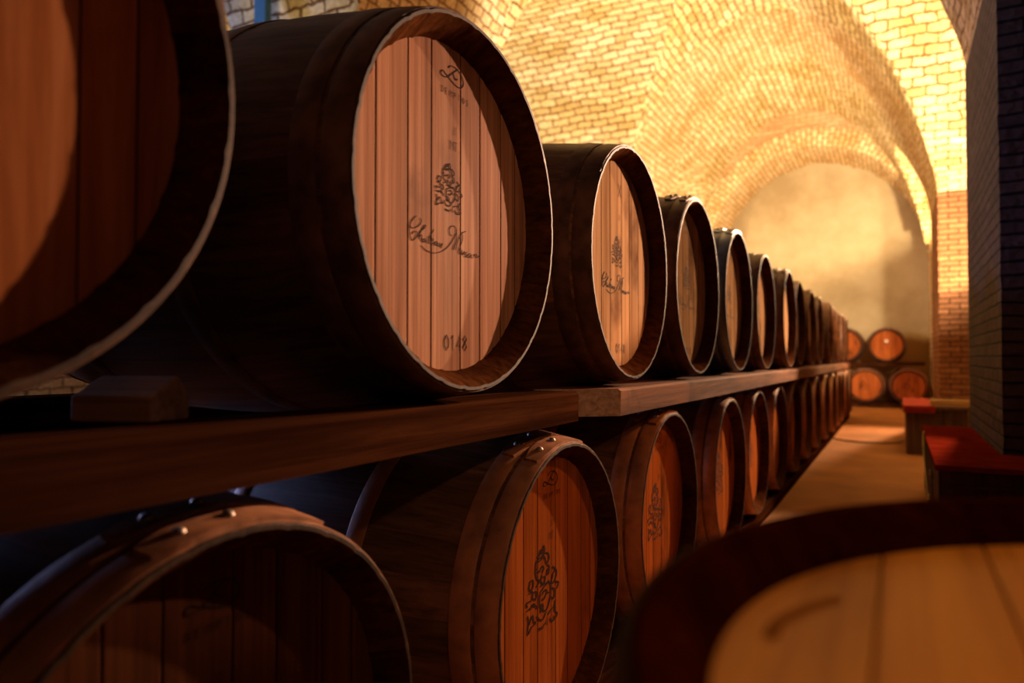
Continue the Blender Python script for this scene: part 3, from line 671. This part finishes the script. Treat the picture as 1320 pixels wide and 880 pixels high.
mb=MB(); mb.face([(5.37,YB,0),(5.37,YF,0),(5.37,YF,5.7),(5.37,YB,5.7)],0,[(0,0),(17,0),(17,5.7),(0,5.7)])
o=mb.build('wall_right',M['wall']); tag(o,kind='structure')
mb=MB(); n=40
for i in range(20):
    for j in range(n):
        x0,x1=-8.6+14.1*i/20,-8.6+14.1*(i+1)/20; y0,y1=YB-.1+18.7*j/n,YB-.1+18.7*(j+1)/n
        mb.face([(x0,y0,0),(x1,y0,0),(x1,y1,0),(x0,y1,0)])
o=mb.build('floor',M['floor']); tag(o,kind='structure')
# piers
for (y0,y1,lab,PX0,PX1,pm) in ((3.98,5.73,'near tall brick pier at the right edge of the aisle, dark on its aisle side',.42,1.43,'pier_shaded'),
                    (9.70,11.57,'far brick pier on the right, lit on the upper part of its front',.42,1.43,'pier'),
                    (-2.8,-1.0,'brick pier on the right behind the camera side of the aisle',.42,1.43,'pier'),
    (3.98,5.73,'pale stone pier behind the large reddish barrel at the top left',-4.53,-3.52,'wall'),
    (9.70,11.57,'far pale stone pier on the left, hidden behind the barrel rows',-4.53,-3.52,'wall'),
    (-2.8,-1.0,'pale stone pier on the left behind the camera side of the aisle',-4.53,-3.52,'wall')):
    mb=MB(); nz=40; jx=lambda z,k: .006*noise.noise(Vector((z*9,k,y0)))
    zt=ZS-.001
    for k in range(nz):
        a,b=zt*k/nz,zt*(k+1)/nz
        c=lambda z:[(PX0+jx(z,1),y0+jx(z,2)),(PX1,y0+jx(z,3)),(PX1,y1),(PX0+jx(z,4),y1)]
        A,B=c(a),c(b); off=0
        for e in range(4):
            f=(e+1)%4; w=abs(A[f][0]-A[e][0])+abs(A[f][1]-A[e][1])
            mb.face([(*A[e],a),(*A[f],a),(*B[f],b),(*B[e],b)],0,[(off,a),(off+w,a),(off+w,b),(off,b)]); off+=w
    mb.face([(*q,zt) for q in c(zt)])
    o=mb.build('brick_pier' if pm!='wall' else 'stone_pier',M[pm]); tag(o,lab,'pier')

mb=MB(); mb.box(-4.22,-4.10,3.76,3.82,0,3.86); o=mb.build('painted_board',M['blue_paint'],bevel=.005); tag(o,'narrow blue painted board standing against the left corner of the pale stone pier','board')
# ------------------------------------------------------------------ light
def spot(name,loc,tgt,power,col,size=80,blend=.3,rad=.06):
    l=bpy.data.lights.new(name,'SPOT'); l.energy=power; l.color=col; l.spot_size=math.radians(size); l.spot_blend=blend; l.shadow_soft_size=rad
    o=bpy.data.objects.new(name,l); C.objects.link(o); o.location=loc
    o.rotation_euler=(Vector(tgt)-Vector(loc)).to_track_quat('-Z','Y').to_euler(); return o
def area(name,loc,tgt,power,col,sx,sy):
    l=bpy.data.lights.new(name,'AREA'); l.shape='RECTANGLE'; l.size=sx; l.size_y=sy; l.energy=power; l.color=col
    o=bpy.data.objects.new(name,l); C.objects.link(o); o.location=loc
    o.rotation_euler=(Vector(tgt)-Vector(loc)).to_track_quat('-Z','Y').to_euler(); return o
WARM=(1,.73,.40)
# up-lights that stand behind the piers and wash the vault
spot('uplight',(.85,6.1,2.25),(-1.3,9.2,5.2),1900,(1,.76,.50),125,.25)
spot('uplight',(.80,8.55,1.65),(.2,9.9,3.6),330,(1,.66,.32),112,.12)
spot('uplight',(.85,12.2,2.2),(-1.4,13.0,5.4),850,WARM,130,.3)
spot('uplight',(-4.0,6.15,2.2),(-2.4,8.6,5.0),560,(1,.76,.42),130,.4)
spot('uplight',(-4.0,3.5,2.0),(-1.8,4.6,4.8),70,(1,.76,.42),120,.4)
spot('uplight',(-4.0,11.9,2.3),(-3.3,13.6,4.0),260,WARM,140,.4)  # added only to brighten the dark far left bay
# spots for the barrels, some of them added as fill
spot('barrel_spot',(.56,3.90,1.95),(HEADX,1.75,1.33),520,(1,.60,.40),23.5,.4,.03)
spot('barrel_spot',(.58,7.0,2.1),(HEADX,2.6,1.1),1350,(1,.62,.36),50,.4,.03)
spot('barrel_spot',(.62,12.6,2.2),(HEADX,7.5,1.0),1500,(1,.48,.2),60,.5,.03)
spot('barrel_spot',(1.0,.9,2.5),(.30,.33,.75),55,(1,.44,.10),36,.5,.06)  # out-of-view fill, added to brighten the foreground cask head
spot('barrel_spot',(.80,3.0,1.9),(HEADX,1.75,.42),50,(1,.36,.10),30,.6,.05)  # out-of-view fill, added for the near lower-row heads
spot('barrel_spot',(1.3,.2,2.0),(-.65,1.25,.78),20,(1,.55,.28),30,.6,.05)
# faint blue daylight from out of view, at the window added in the left wall
area('unseen_daylight',(XL+.04,1.3,2.1),(0,3.6,1.6),230,(.34,.46,1),1.0,1.0)
w=bpy.data.worlds.new('world'); bpy.context.scene.world=w; w.use_nodes=True
w.node_tree.nodes['Background'].inputs[0].default_value=(.03,.025,.03,1); w.node_tree.nodes['Background'].inputs[1].default_value=.1
# ------------------------------------------------------------------ camera
cam=bpy.data.cameras.new('camera'); co=bpy.data.objects.new('camera',cam); C.objects.link(co)
cam.sensor_width=36; cam.lens=924.7/1320*36; cam.clip_start=.02
co.location=(0,0,.86); co.rotation_euler=(PI/2+.023,0,.494)
cam.dof.use_dof=True; cam.dof.focus_distance=1.45; cam.dof.aperture_fstop=2.8
bpy.context.scene.camera=co
vs=bpy.context.scene.view_settings; vs.view_transform='Standard'; vs.look='None'; vs.gamma=1; vs.use_curve_mapping=False; vs.exposure=0
